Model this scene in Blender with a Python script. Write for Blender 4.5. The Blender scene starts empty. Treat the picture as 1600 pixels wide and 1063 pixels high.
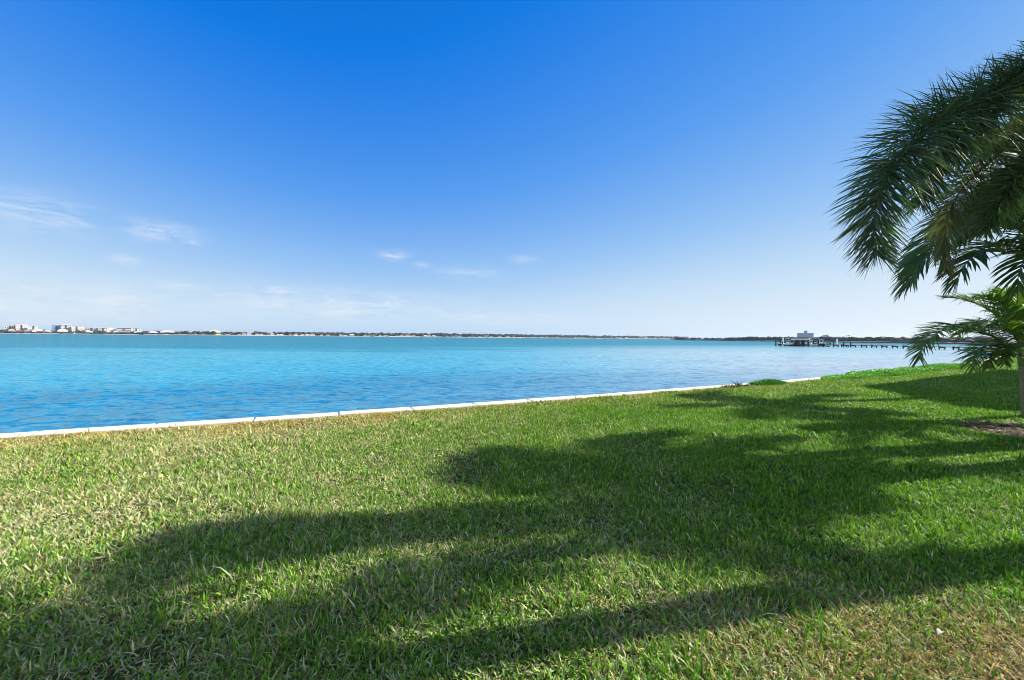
import bpy, bmesh, math, random
import numpy as np
from mathutils import Vector, Matrix

random.seed(7); RNG = np.random.default_rng(11)
SC = bpy.context.scene
COL = SC.collection
R = math.radians

# ------------------------------------------------------------------ camera frame
F, H = 635.0, 1.65                       # focal length in 1600-wide pixels, eye height
WATER = -0.60
def yh(px): return 519.9 + 0.00893 * px
def PX(px, Z): return (px - 800) / F * Z
def PZ(px, py, Z): return H - (py - yh(px)) / F * Z
def P3(px, py, Z): return Vector((PX(px, Z), Z, PZ(px, py, Z)))
def wall_y(x): return 10.17 + 0.5 * x + 0.0027 * x * x

SUN_AZ, SUN_EL = 77.0, 30.0              # degrees right of view direction, above horizon
SD = Vector((math.sin(R(SUN_AZ)) * math.cos(R(SUN_EL)), math.cos(R(SUN_AZ)) * math.cos(R(SUN_EL)), math.sin(R(SUN_EL))))

# ------------------------------------------------------------------ bookkeeping
def tag(o, label=None, cat=None, group=None, kind=None):
    if label: o['label'] = label
    if cat: o['category'] = cat
    if group: o['group'] = group
    if kind: o['kind'] = kind
    return o
def empty(name, loc=(0, 0, 0), rz=0.0):
    o = bpy.data.objects.new(name, None); COL.objects.link(o)
    o.location = loc; o.rotation_euler = (0, 0, rz); o.empty_display_size = 0.3
    return o
def link(name, me, mat=None, parent=None):
    o = bpy.data.objects.new(name, me); COL.objects.link(o)
    if mat is not None: me.materials.append(mat)
    if parent is not None: o.parent = parent
    return o

class MB:
    """collects boxes, tubes and prisms into ONE mesh"""
    def __init__(s): s.v = []; s.f = []
    def add(s, vs, fs):
        n = len(s.v); s.v += [tuple(p) for p in vs]; s.f += [tuple(i + n for i in f) for f in fs]; return s
    def box(s, x0, x1, y0, y1, z0, z1, rz=0.0, c=None):
        vs = [(x0,y0,z0),(x1,y0,z0),(x1,y1,z0),(x0,y1,z0),(x0,y0,z1),(x1,y0,z1),(x1,y1,z1),(x0,y1,z1)]
        if rz or c:
            c = c or (0, 0); a, b = math.cos(rz), math.sin(rz)
            vs = [(c[0] + x*a - y*b, c[1] + x*b + y*a, z) for x, y, z in vs]
        return s.add(vs, [(3,2,1,0),(4,5,6,7),(0,1,5,4),(1,2,6,5),(2,3,7,6),(3,0,4,7)])
    def prism(s, poly, y0, y1):
        """poly in x,z ; extruded along y"""
        n = len(poly)
        vs = [(x, y0, z) for x, z in poly] + [(x, y1, z) for x, z in poly]
        fs = [tuple(range(n)), tuple(range(2*n-1, n-1, -1))] + [(i+n, (i+1) % n + n, (i+1) % n, i) for i in range(n)]
        return s.add(vs, fs)
    def tube(s, pts, rads, n=8, cap=True):
        pts = [Vector(p) for p in pts]; base = len(s.v); rings = []
        for i, p in enumerate(pts):
            t = (pts[min(i+1, len(pts)-1)] - pts[max(i-1, 0)]).normalized()
            a = t.cross(Vector((0, 0, 1)))
            if a.length < 1e-3: a = t.cross(Vector((0, 1, 0)))
            a.normalize(); b = t.cross(a)
            r = rads[i] if hasattr(rads, '__len__') else rads
            rings.append([p + (a*math.cos(2*math.pi*k/n) + b*math.sin(2*math.pi*k/n))*r for k in range(n)])
        vs = [v for ring in rings for v in ring]; fs = []
        for i in range(len(pts)-1):
            for k in range(n):
                fs.append((i*n+k, i*n+(k+1) % n, (i+1)*n+(k+1) % n, (i+1)*n+k))
        if cap: fs.append(tuple(range(n-1, -1, -1))); fs.append(tuple((len(pts)-1)*n+k for k in range(n)))
        return s.add(vs, fs)
    def blob(s, c, r, seed=0, sub=2, rough=.3):
        bm = bmesh.new(); bmesh.ops.create_icosphere(bm, subdivisions=sub, radius=1.0)
        rnd = random.Random(seed); vs = []
        for v in bm.verts:
            k = 1 + rnd.uniform(-rough, rough)
            vs.append((c[0] + v.co.x*r[0]*k, c[1] + v.co.y*r[1]*k, c[2] + v.co.z*r[2]*k))
        fs = [tuple(v.index for v in f.verts) for f in bm.faces]
        bm.free(); return s.add(vs, fs)
    def build(s, name, mat, parent=None, smooth=False, bevel=0.0):
        me = bpy.data.meshes.new(name); me.from_pydata(s.v, [], s.f); me.update()
        bm = bmesh.new(); bm.from_mesh(me); bmesh.ops.recalc_face_normals(bm, faces=bm.faces)
        if bevel: bmesh.ops.bevel(bm, geom=list(bm.edges), offset=bevel, segments=2, affect='EDGES', profile=.5)
        bm.to_mesh(me); bm.free()
        if smooth: me.polygons.foreach_set('use_smooth', [True]*len(me.polygons))
        return link(name, me, mat, parent)

def np_mesh(name, verts, faces_loops, loop_starts, loop_totals, cols=None):
    me = bpy.data.meshes.new(name)
    me.vertices.add(len(verts)); me.vertices.foreach_set('co', verts.astype(np.float32).ravel())
    me.loops.add(len(faces_loops)); me.loops.foreach_set('vertex_index', faces_loops.astype(np.int32))
    me.polygons.add(len(loop_starts))
    me.polygons.foreach_set('loop_start', loop_starts.astype(np.int32))
    me.polygons.foreach_set('loop_total', loop_totals.astype(np.int32))
    if cols is not None:
        at = me.attributes.new('tint', 'FLOAT_COLOR', 'POINT')
        c4 = np.ones((len(verts), 4), np.float32); c4[:, :3] = cols
        at.data.foreach_set('color', c4.ravel())
    me.update(calc_edges=True)
    return me

# ------------------------------------------------------------------ materials
class NT:
    def __init__(s, nt): s.nt = nt
    def n(s, t, **kw):
        nd = s.nt.nodes.new(t)
        for k, v in kw.items():
            if k.startswith('i_'):
                key = k[2:]; key = int(key) if key.isdigit() else key.replace('_', ' ')
                nd.inputs[key].default_value = v
            else: setattr(nd, k, v)
        return nd
    def l(s, a, b): s.nt.links.new(a, b)
    def math(s, op, a, b=None, c=None, clamp=False):
        nd = s.n('ShaderNodeMath', operation=op, use_clamp=clamp)
        for i, q in enumerate((a, b, c)):
            if q is None: continue
            if hasattr(q, 'node'): s.l(q, nd.inputs[i])
            else: nd.inputs[i].default_value = q
        return nd.outputs[0]
    def mix(s, f, a, b, typ='RGBA', blend='MIX'):
        nd = s.n('ShaderNodeMix', data_type=typ, blend_type=blend)
        ia, ib = (6, 7) if typ == 'RGBA' else (2, 3)
        for idx, q in ((0, f), (ia, a), (ib, b)):
            if hasattr(q, 'node'): s.l(q, nd.inputs[idx])
            else: nd.inputs[idx].default_value = (tuple(q) + (1,) if isinstance(q, (tuple, list)) and len(q) == 3 else q)
        return nd.outputs[2 if typ == 'RGBA' else 0]
    def ramp(s, f, stops):
        nd = s.n('ShaderNodeValToRGB'); e = nd.color_ramp.elements
        while len(e) < len(stops): e.new(.5)
        for el, (p, c) in zip(e, stops):
            el.position = p; el.color = tuple(c) + (1,) if len(c) == 3 else c
        s.l(f, nd.inputs[0]); return nd.outputs[0]
    def noise(s, vec, scale, detail=4, rough=.5, dist=0):
        nd = s.n('ShaderNodeTexNoise', i_Scale=scale, i_Detail=detail, i_Roughness=rough, i_Distortion=dist)
        if vec is not None: s.l(vec, nd.inputs['Vector'])
        return nd.outputs['Fac']
def new_mat(name):
    m = bpy.data.materials.new(name); m.use_nodes = True
    nt = m.node_tree; nt.nodes.clear(); t = NT(nt)
    out = t.n('ShaderNodeOutputMaterial'); return m, t, out
def plain(name, col, rough=.7, var=.25, scale=1.5, spec=.3, bump=0.0, metal=0):
    m, t, out = new_mat(name)
    b = t.n('ShaderNodeBsdfPrincipled', i_Roughness=rough, i_Metallic=metal); b.inputs['Specular IOR Level'].default_value = spec
    tc = t.n('ShaderNodeTexCoord').outputs['Object']
    nz = t.noise(tc, scale, 6, .6)
    c = t.mix(nz, tuple(x*(1-var) for x in col), tuple(min(1, x*(1+var)) for x in col))
    t.l(c, b.inputs['Base Color'])
    if bump:
        bp = t.n('ShaderNodeBump', i_Strength=bump, i_Distance=.02); t.l(t.noise(tc, scale*14, 5), bp.inputs['Height']); t.l(bp.outputs[0], b.inputs['Normal'])
    t.l(b.outputs[0], out.inputs[0]); return m
def tinted(name, rough=.5, transl=.3, spec=.4, tmul=(1.1, 1.2, .5)):
    """leaf material whose colour is the leaf's own 'tint'"""
    m, t, out = new_mat(name)
    at = t.n('ShaderNodeAttribute', attribute_name='tint').outputs['Color']
    b = t.n('ShaderNodeBsdfPrincipled', i_Roughness=rough); b.inputs['Specular IOR Level'].default_value = spec
    t.l(at, b.inputs['Base Color'])
    tr = t.n('ShaderNodeBsdfTranslucent'); t.l(t.mix(1.0, at, tmul, blend='MULTIPLY'), tr.inputs[0])
    mx = t.n('ShaderNodeMixShader', i_0=transl); t.l(b.outputs[0], mx.inputs[1]); t.l(tr.outputs[0], mx.inputs[2])
    t.l(mx.outputs[0], out.inputs[0]); return m

M = {}
M['grass'] = tinted('grass_blade', .55, .25, .22, (1.0, 1.2, .25))
M['frond'] = tinted('palm_leaflet', .5, .30, .2, (1.15, 1.3, .5))
M['cover'] = tinted('ground_cover_leaf', .45, .3, .4)
M['rachis'] = plain('palm_rachis', (.12, .13, .035), .5, .3, 3)
M['rachis_dry'] = plain('dry_rachis', (.16, .11, .05), .6, .3, 3)
M['twig'] = plain('dry_twig', (.10, .075, .05), .8, .3, 8)
M['white'] = plain('white_paint', (.78, .78, .76), .5, .06, .05)
M['dark_wood'] = plain('dark_piling', (.045, .042, .045), .8, .4, 2)
M['deck'] = plain('weathered_deck', (.72, .70, .67), .8, .15, 1)
M['shade_window'] = plain('dark_glass', (.03, .05, .09), .2, .3, .3, .6)
M['blue_canvas'] = plain('blue_canvas', (.02, .10, .42), .7, .2, 2)
M['soil'] = plain('mulch_soil', (.085, .06, .045), .95, .5, 14, .1, .8)
M['leaf_dry'] = plain('dry_leaf', (.50, .46, .38), .6, .15, 20)
M['leaf_yellow'] = plain('yellow_leaf', (.50, .48, .14), .6, .15, 20)

# trunk with ring scars
def trunk_mat(name, a, b_, ring=41):
    m, t, out = new_mat(name)
    tc = t.n('ShaderNodeTexCoord').outputs['Object']
    sep = t.n('ShaderNodeSeparateXYZ'); t.l(tc, sep.inputs[0])
    nz = t.noise(tc, 6, 6, .65)
    w = t.math('FRACT', t.math('ADD', t.math('MULTIPLY', sep.outputs[2], ring/3), t.math('MULTIPLY', nz, .6)))
    band = t.ramp(w, [(0, (.55,)*3), (.10, (1,)*3), (.8, (.85,)*3), (1, (.6,)*3)])
    c = t.mix(1.0, t.mix(nz, a, b_), band, blend='MULTIPLY')
    b = t.n('ShaderNodeBsdfPrincipled', i_Roughness=.85); t.l(c, b.inputs['Base Color'])
    bp = t.n('ShaderNodeBump', i_Strength=.6, i_Distance=.03); t.l(t.math('ADD', w, nz), bp.inputs['Height']); t.l(bp.outputs[0], b.inputs['Normal'])
    t.l(b.outputs[0], out.inputs[0]); return m
M['trunk'] = trunk_mat('palm_trunk', (.17, .13, .09), (.36, .29, .20))
M['crownshaft'] = plain('crownshaft', (.13, .17, .05), .45, .35, 4)

# concrete cap
def concrete():
    m, t, out = new_mat('seawall_concrete')
    g = t.n('ShaderNodeNewGeometry').outputs['Position']
    n1 = t.noise(g, 1.1, 7, .6); n2 = t.noise(g, 14, 5, .7)
    c = t.ramp(n1, [(.25, (.50, .45, .38)), (.5, (.70, .65, .57)), (.75, (.80, .76, .69))])
    c = t.mix(t.math('MULTIPLY', n2, .35), c, (.50, .45, .38))
    st = t.math('GREATER_THAN', t.noise(g, 3.1, 6, .7), .66)
    c = t.mix(t.math('MULTIPLY', st, .5), c, (.27, .22, .16))
    b = t.n('ShaderNodeBsdfPrincipled', i_Roughness=.85); t.l(c, b.inputs['Base Color'])
    bp = t.n('ShaderNodeBump', i_Strength=.35, i_Distance=.01); t.l(n2, bp.inputs['Height']); t.l(bp.outputs[0], b.inputs['Normal'])
    t.l(b.outputs[0], out.inputs[0]); return m
M['concrete'] = concrete()

def lawn_mat():
    m, t, out = new_mat('lawn_ground')
    g = t.n('ShaderNodeNewGeometry').outputs['Position']
    n1 = t.noise(g, .5, 5, .6); n2 = t.noise(g, 9, 6, .7); n3 = t.noise(g, 60, 4, .7)
    c = t.ramp(n2, [(.3, (.022, .036, .009)), (.5, (.042, .062, .018)), (.72, (.085, .088, .035))])
    c = t.mix(t.math('MULTIPLY', n1, .5), c, (.09, .12, .035))
    c = t.mix(t.math('MULTIPLY', n3, .45), c, (.16, .15, .07))
    b = t.n('ShaderNodeBsdfPrincipled', i_Roughness=.95); b.inputs['Specular IOR Level'].default_value = .1
    t.l(c, b.inputs['Base Color'])
    bp = t.n('ShaderNodeBump', i_Strength=.8, i_Distance=.03); t.l(n3, bp.inputs['Height']); t.l(bp.outputs[0], b.inputs['Normal'])
    t.l(b.outputs[0], out.inputs[0]); return m
M['lawn'] = lawn_mat()

def water_mat():
    m, t, out = new_mat('bay_water')
    g = t.n('ShaderNodeNewGeometry').outputs['Position']
    sep = t.n('ShaderNodeSeparateXYZ'); t.l(g, sep.inputs[0])
    # distance offshore from the seawall (perpendicular-ish)
    d = t.math('SUBTRACT', t.math('MULTIPLY', sep.outputs[1], .88), t.math('ADD', t.math('MULTIPLY', sep.outputs[0], .47), 9.0))
    lg = t.math('DIVIDE', t.math('LOGARITHM', t.math('MAXIMUM', d, 1.0), 10.0), 3.6)   # 0 at 1 m .. 1 at 4 km
    mp = t.n('ShaderNodeMapping'); mp.inputs['Scale'].default_value = (.035, .09, 1); mp.inputs['Rotation'].default_value = (0, 0, R(-20)); t.l(g, mp.inputs[0])
    patch = t.noise(mp.outputs[0], 1.0, 5, .55)
    lg2 = t.math('ADD', lg, t.math('MULTIPLY', t.math('SUBTRACT', patch, .5), .24))
    body = t.ramp(lg2, [(.05, (.05, .21, .32)), (.17, (.02, .20, .35)), (.27, (.005, .19, .35)), (.36, (.025, .295, .45)), (.45, (.05, .31, .45)), (.53, (.0, .18, .27)), (.75, (.0, .15, .24)), (1, (.0, .14, .22))])
    # pale reflected-sky sheen put into the water colour along the wall to the right
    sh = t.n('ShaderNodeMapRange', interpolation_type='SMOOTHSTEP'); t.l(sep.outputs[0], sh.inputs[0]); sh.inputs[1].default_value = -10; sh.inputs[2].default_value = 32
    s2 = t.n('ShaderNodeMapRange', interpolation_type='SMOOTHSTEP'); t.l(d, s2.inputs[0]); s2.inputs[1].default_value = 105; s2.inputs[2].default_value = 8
    sheen_and_sand = t.math('MULTIPLY', t.math('MULTIPLY', sh.outputs[0], s2.outputs[0]), t.math('ADD', .72, t.math('MULTIPLY', t.math('SUBTRACT', patch, .5), .7)), clamp=True)
    body = t.mix(sheen_and_sand, body, (.42, .475, .525))
    # ripples: slopes of several wave trains, taken straight from noise vectors
    def rip(sx, sy, rot, sc, det, amp):
        q = t.n('ShaderNodeMapping'); q.inputs['Scale'].default_value = (sx, sy, 1); q.inputs['Rotation'].default_value = (0, 0, R(rot)); t.l(g, q.inputs[0])
        nd = t.n('ShaderNodeTexNoise', i_Scale=sc, i_Detail=det, i_Roughness=.55, i_Distortion=.5); t.l(q.outputs[0], nd.inputs['Vector'])
        v = t.n('ShaderNodeVectorMath', operation='SUBTRACT'); t.l(nd.outputs['Color'], v.inputs[0]); v.inputs[1].default_value = (.5, .5, .5)
        m2 = t.n('ShaderNodeVectorMath', operation='MULTIPLY'); t.l(v.outputs[0], m2.inputs[0]); m2.inputs[1].default_value = (amp*.6, amp, 0)
        return m2.outputs[0]
    def vadd(a, b_):
        v = t.n('ShaderNodeVectorMath', operation='ADD'); t.l(a, v.inputs[0])
        if hasattr(b_, 'node'): t.l(b_, v.inputs[1])
        else: v.inputs[1].default_value = b_
        return v.outputs[0]
    sl = vadd(vadd(rip(.8, 1.4, -24, .6, 2, .6), rip(.9, 1.6, -6, 2.0, 3, 1.75)), rip(1., 1.5, -38, 6.0, 2, 1.0))
    nrm = t.n('ShaderNodeVectorMath', operation='NORMALIZE'); t.l(vadd(sl, (0, 0, 1)), nrm.inputs[0])
    fr = t.n('ShaderNodeFresnel', i_IOR=1.33); t.l(nrm.outputs[0], fr.inputs['Normal'])
    fac = t.math('MINIMUM', t.math('MULTIPLY', fr.outputs[0], .50), .27)
    df = t.n('ShaderNodeBsdfDiffuse'); t.l(body, df.inputs[0]); t.l(nrm.outputs[0], df.inputs['Normal'])
    gl = t.n('ShaderNodeBsdfGlossy', i_Roughness=.10); t.l(nrm.outputs[0], gl.inputs['Normal']); gl.inputs[0].default_value = (.9, .97, 1, 1)
    mx = t.n('ShaderNodeMixShader'); t.l(fac, mx.inputs[0]); t.l(df.outputs[0], mx.inputs[1]); t.l(gl.outputs[0], mx.inputs[2])
    t.l(mx.outputs[0], out.inputs[0]); return m
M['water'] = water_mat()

# ------------------------------------------------------------------ world, sun, camera
EXPO, SKY_S, SKY_K = 1.15, .10, .172
def make_world():
    w = bpy.data.worlds.new('World'); SC.world = w; w.use_nodes = True
    nt = w.node_tree; nt.nodes.clear(); t = NT(nt)
    out = t.n('ShaderNodeOutputWorld'); bg = t.n('ShaderNodeBackground'); bg.inputs[1].default_value = SKY_S
    sky = t.n('ShaderNodeTexSky', sky_type='NISHITA', sun_disc=False)
    sky.sun_elevation = R(SUN_EL); sky.sun_rotation = R(SUN_AZ); sky.altitude = 0
    sky.air_density = 1.0; sky.dust_density = .35; sky.ozone_density = 3.0
    bw = t.n('ShaderNodeRGBToBW'); t.l(sky.outputs[0], bw.inputs[0])
    gd = t.n('ShaderNodeTexCoord').outputs['Generated']
    dt = t.n('ShaderNodeVectorMath', operation='DOT_PRODUCT'); t.l(gd, dt.inputs[0]); dt.inputs[1].default_value = SD
    gs = t.n('ShaderNodeSeparateXYZ'); t.l(gd, gs.inputs[0])
    glow = t.math('MULTIPLY', t.math('POWER', t.math('MAXIMUM', dt.outputs['Value'], 0.0), 3.0), -.32)
    L = t.math('MULTIPLY', t.math('MULTIPLY', bw.outputs[0], SKY_K), t.math('MULTIPLY', t.math('ADD', glow, 1.0), t.math('SUBTRACT', 1.0, t.math('MULTIPLY', gs.outputs[2], .30))))
    L = t.math('DIVIDE', L, t.math('SQRT', t.math('ADD', 1.0, t.math('POWER', t.math('DIVIDE', L, 1.05), 2.0))))
    c = t.ramp(L, [(0, (0, 0, 0)), (.10, (.001, .085, .46)), (.20, (.004, .197, .79)), (.328, (.098, .342, .871)), (.50, (.30, .546, .913)), (.66, (.546, .73, .925)), (.80, (.73, .84, .955)), (1, (.97, .985, 1))])
    g = 1/(SKY_S*2**EXPO); c = t.mix(1.0, c, (g, g, g), blend='MULTIPLY')
    # overhead and behind, out of view, sky graded less blue to lift the shade
    hz = t.n('ShaderNodeMapRange', interpolation_type='SMOOTHSTEP'); t.l(gs.outputs[2], hz.inputs[0]); hz.inputs[1].default_value = .66; hz.inputs[2].default_value = .86
    bk = t.n('ShaderNodeMapRange', interpolation_type='SMOOTHSTEP'); t.l(gs.outputs[1], bk.inputs[0]); bk.inputs[1].default_value = .25; bk.inputs[2].default_value = -.15
    hs = t.n('ShaderNodeHueSaturation'); hs.inputs['Saturation'].default_value = .62; hs.inputs['Value'].default_value = .82; t.l(sky.outputs[0], hs.inputs['Color'])
    c = t.mix(t.math('MAXIMUM', hz.outputs[0], bk.outputs[0]), c, hs.outputs[0])
    tc = t.n('ShaderNodeTexCoord').outputs['Generated']
    sep = t.n('ShaderNodeSeparateXYZ'); t.l(tc, sep.inputs[0])
    az = t.math('ARCTAN2', sep.outputs[0], sep.outputs[1]); el = t.math('ARCSINE', sep.outputs[2])
    cmb = t.n('ShaderNodeCombineXYZ'); t.l(az, cmb.inputs[0]); t.l(el, cmb.inputs[1])
    mp = t.n('ShaderNodeMapping'); mp.inputs['Scale'].default_value = (9, 46, 1); mp.inputs['Rotation'].default_value = (0, 0, R(-4)); t.l(cmb.outputs[0], mp.inputs[0])
    nz = t.noise(mp.outputs[0], 1.3, 12, .68, .8)
    wis = t.ramp(nz, [(.38, (0, 0, 0)), (.70, (1, 1, 1))])
    total = None
    for (cx, cy, wx, wy, s) in [(60, 332, 95, 26, .62), (112, 350, 30, 9, .75), (245, 362, 62, 15, .62), (296, 380, 20, 6, .5), (200, 406, 26, 8, .6),
                                (615, 400, 21, 8, .65), (657, 415, 14, 5, .6), (735, 427, 45, 9, .42), (820, 406, 24, 7, .35), (280, 447, 55, 9, .55),
                                (430, 457, 24, 9, .9), (540, 478, 190, 22, .72), (760, 497, 110, 10, .5), (110, 475, 220, 34, .58)]:
        a0 = math.atan((cx - 800)/F); e0 = math.atan((yh(cx) - cy)/F*math.cos(a0))
        k = math.cos(a0)**2/F
        da = t.math('DIVIDE', t.math('SUBTRACT', az, a0), wx*k); de = t.math('DIVIDE', t.math('SUBTRACT', el, e0), wy*math.cos(a0)/F)
        r2 = t.math('ADD', t.math('MULTIPLY', da, da), t.math('MULTIPLY', de, de))
        gg = t.math('MULTIPLY', t.math('EXPONENT', t.math('MULTIPLY', r2, -1.0)), s)
        total = gg if total is None else t.math('MAXIMUM', total, gg)
    f = t.math('MULTIPLY', total, wis, clamp=True); g0 = g
    c = t.mix(f, c, (.93*g0, .955*g0, .985*g0))
    t.l(c, bg.inputs[0]); t.l(bg.outputs[0], out.inputs[0])
make_world()
sl = bpy.data.lights.new('sun', 'SUN'); sl.energy = 4.6; sl.angle = R(.5); sl.color = (1, .93, .80)
so = bpy.data.objects.new('sun', sl); COL.objects.link(so); so.rotation_euler = SD.to_track_quat('Z', 'Y').to_euler()

cd = bpy.data.cameras.new('camera'); cam = bpy.data.objects.new('camera', cd); COL.objects.link(cam)
cd.sensor_width = 36; cd.lens = F/1600*36; cd.clip_end = 20000; cd.clip_start = .05
pitch = math.atan((531.5 - yh(800))/F); roll = math.atan(.00893)
cam.matrix_world = Matrix.Translation((0, 0, H)) @ Matrix.Rotation(R(90) - pitch, 4, 'X') @ Matrix.Rotation(roll, 4, 'Z')
SC.camera = cam
SC.view_settings.view_transform = 'Standard'; SC.view_settings.look = 'None'; SC.view_settings.exposure = EXPO; SC.view_settings.gamma = 1
SC.view_settings.use_curve_mapping = False
SC.cycles.max_bounces = 6; SC.cycles.diffuse_bounces = 3; SC.cycles.glossy_bounces = 3; SC.cycles.transmission_bounces = 3; SC.cycles.volume_bounces = 0
SC.cycles.use_denoising = True; SC.cycles.filter_width = .95
try: SC.cycles.denoiser = 'OPENIMAGEDENOISE'; SC.cycles.denoising_input_passes = 'RGB_ALBEDO_NORMAL'; SC.cycles.denoising_prefilter = 'ACCURATE'
except Exception: pass

# ------------------------------------------------------------------ setting: water, lawn, far land
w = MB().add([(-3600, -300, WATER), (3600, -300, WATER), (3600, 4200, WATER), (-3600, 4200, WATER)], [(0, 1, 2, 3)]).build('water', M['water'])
tag(w, kind='structure')

def lawn():
    xs = [-120, -60, -40] + list(np.arange(-30, 62, 1.0)) + [80, 120]
    vs, fs = [], []
    ts = [0, .1, .2, .3, .45, .6, .8, 1.6, 4, 10]
    rows = 40
    for x in xs:
        y1 = wall_y(x)-.30; y0 = -120.0
        for j in range(rows+1):
            u = (j/rows)**.35
            y = y0 + (y1-y0)*u
            vs.append((x, y, 0.0))
    for i in range(len(xs)-1):
        for j in range(rows):
            a = i*(rows+1)+j; b = a+rows+1
            fs.append((a, b, b+1, a+1))
    o = MB().add(vs, fs).build('lawn', M['lawn']); tag(o, kind='structure')
lawn()

# ------------------------------------------------------------------ seawall
def seawall():
    root = empty('seawall', (0, wall_y(0), 0))
    tag(root, 'long white concrete seawall with a jointed flat cap between the lawn and the bay', 'seawall')
    inv = Matrix.Translation((0, -wall_y(0), 0))
    # arc-length stations
    xs = np.arange(-30, 75, .02); ys = wall_y(xs)
    s = np.concatenate([[0], np.cumsum(np.hypot(np.diff(xs), np.diff(ys)))])
    s0 = np.interp(-6.29, xs, s); step = 1.50
    st = s0 + step*np.arange(-16, 52)
    st = st[(st > 1) & (st < s[-1]-1)]
    mw = MB()
    for a, b in zip(st[:-1], st[1:]):
        xa, xb = np.interp([a+.017, b-.017], s, xs); ya, yb = wall_y(xa), wall_y(xb)
        L = math.hypot(xb-xa, yb-ya); ang = math.atan2(yb-ya, xb-xa)
        jz = random.uniform(-.006, .006); jy = random.uniform(-.008, .008)
        mb = MB().box(-L/2, L/2, -.18+jy, .18+jy, -.14, .045+jz, ang, ((xa+xb)/2, (ya+yb)/2 - wall_y(0)))
        mb.build('cap_slab', M['concrete'], root, bevel=.012)
    for a, b in zip(st[:-1], st[1:]):
        xa, xb = np.interp([a, b], s, xs); ya, yb = wall_y(xa)-wall_y(0), wall_y(xb)-wall_y(0)
        d = Vector((xb-xa, yb-ya, 0)).normalized(); n = Vector((-d.y, d.x, 0))
        pa, pb = Vector((xa, ya, 0)), Vector((xb, yb, 0))
        q = [pa-n*.12, pb-n*.12, pb+n*.14, pa+n*.14]
        mw.add([(p.x, p.y, -1.6) for p in q]+[(p.x, p.y, -.14) for p in q], [(0,1,5,4),(2,3,7,6)])
    mw.build('wall', M['concrete'], root)
seawall()

# ------------------------------------------------------------------ grass
def smooth_noise(x, y, sc, seed):
    """cheap value noise, 0..1"""
    rng = np.random.default_rng(seed); T = rng.random((256, 256))
    u = x*sc + 1000; v = y*sc + 1000
    i = np.floor(u).astype(int); j = np.floor(v).astype(int); fu = u-i; fv = v-j
    fu = fu*fu*(3-2*fu); fv = fv*fv*(3-2*fv); i %= 256; j %= 256; i1 = (i+1) % 256; j1 = (j+1) % 256
    return (T[i, j]*(1-fu)+T[i1, j]*fu)*(1-fv)+(T[i, j1]*(1-fu)+T[i1, j1]*fu)*fv
def fbm(x, y, sc, seed): return .55*smooth_noise(x, y, sc, seed)+.3*smooth_noise(x, y, sc*2.3, seed+1)+.15*smooth_noise(x, y, sc*5.1, seed+2)

BED = (9.38, 7.33, .88)
def blades(px, py, L, W, az, t0, curl, col, z0=0.0, nseg=3):
    n = len(px)
    side = np.stack([-np.sin(az), np.cos(az), np.zeros(n)], 1)
    roll = RNG.normal(0, .5, n)
    dirh = np.stack([np.cos(az), np.sin(az)], 1)
    pos = np.stack([px, py, np.full(n, z0)], 1); V = []; tl = t0.copy()
    wprof = [.75, 1.0, .72, 0]
    for k in range(nseg+1):
        wv = side*np.cos(roll)[:, None] + np.stack([np.zeros(n), np.zeros(n), np.sin(roll)], 1)*.6
        if k < nseg:
            V.append(pos - wv*(W*wprof[k]/2)[:, None]); V.append(pos + wv*(W*wprof[k]/2)[:, None])
        else: V.append(pos.copy())
        step = L/nseg
        pos = pos + np.concatenate([dirh*(np.sin(tl)*step)[:, None], (np.cos(tl)*step)[:, None]], 1)
        pos[:, 2] = np.maximum(pos[:, 2], .006)
        tl = np.minimum(tl + curl/nseg, 2.1)
    V = np.stack(V, 1); nv = V.shape[1]
    base = (np.arange(n)*nv)[:, None]
    fl = []
    pat = []
    tot = []
    for k in range(nseg-1): pat += [2*k, 2*k+1, 2*k+3, 2*k+2]; tot.append(4)
    pat += [2*nseg-2, 2*nseg-1, 2*nseg]; tot.append(3)
    loops = (base + np.array(pat)[None, :]).ravel()
    tt = np.tile(np.array(tot), n); stt = np.concatenate([[0], np.cumsum(tt)[:-1]])
    grad = np.linspace(.8, 1.1, nv)   # darker at the base, lighter at the tip
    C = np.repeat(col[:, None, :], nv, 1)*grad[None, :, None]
    return V.reshape(-1, 3), loops, stt, tt, C.reshape(-1, 3)

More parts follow.
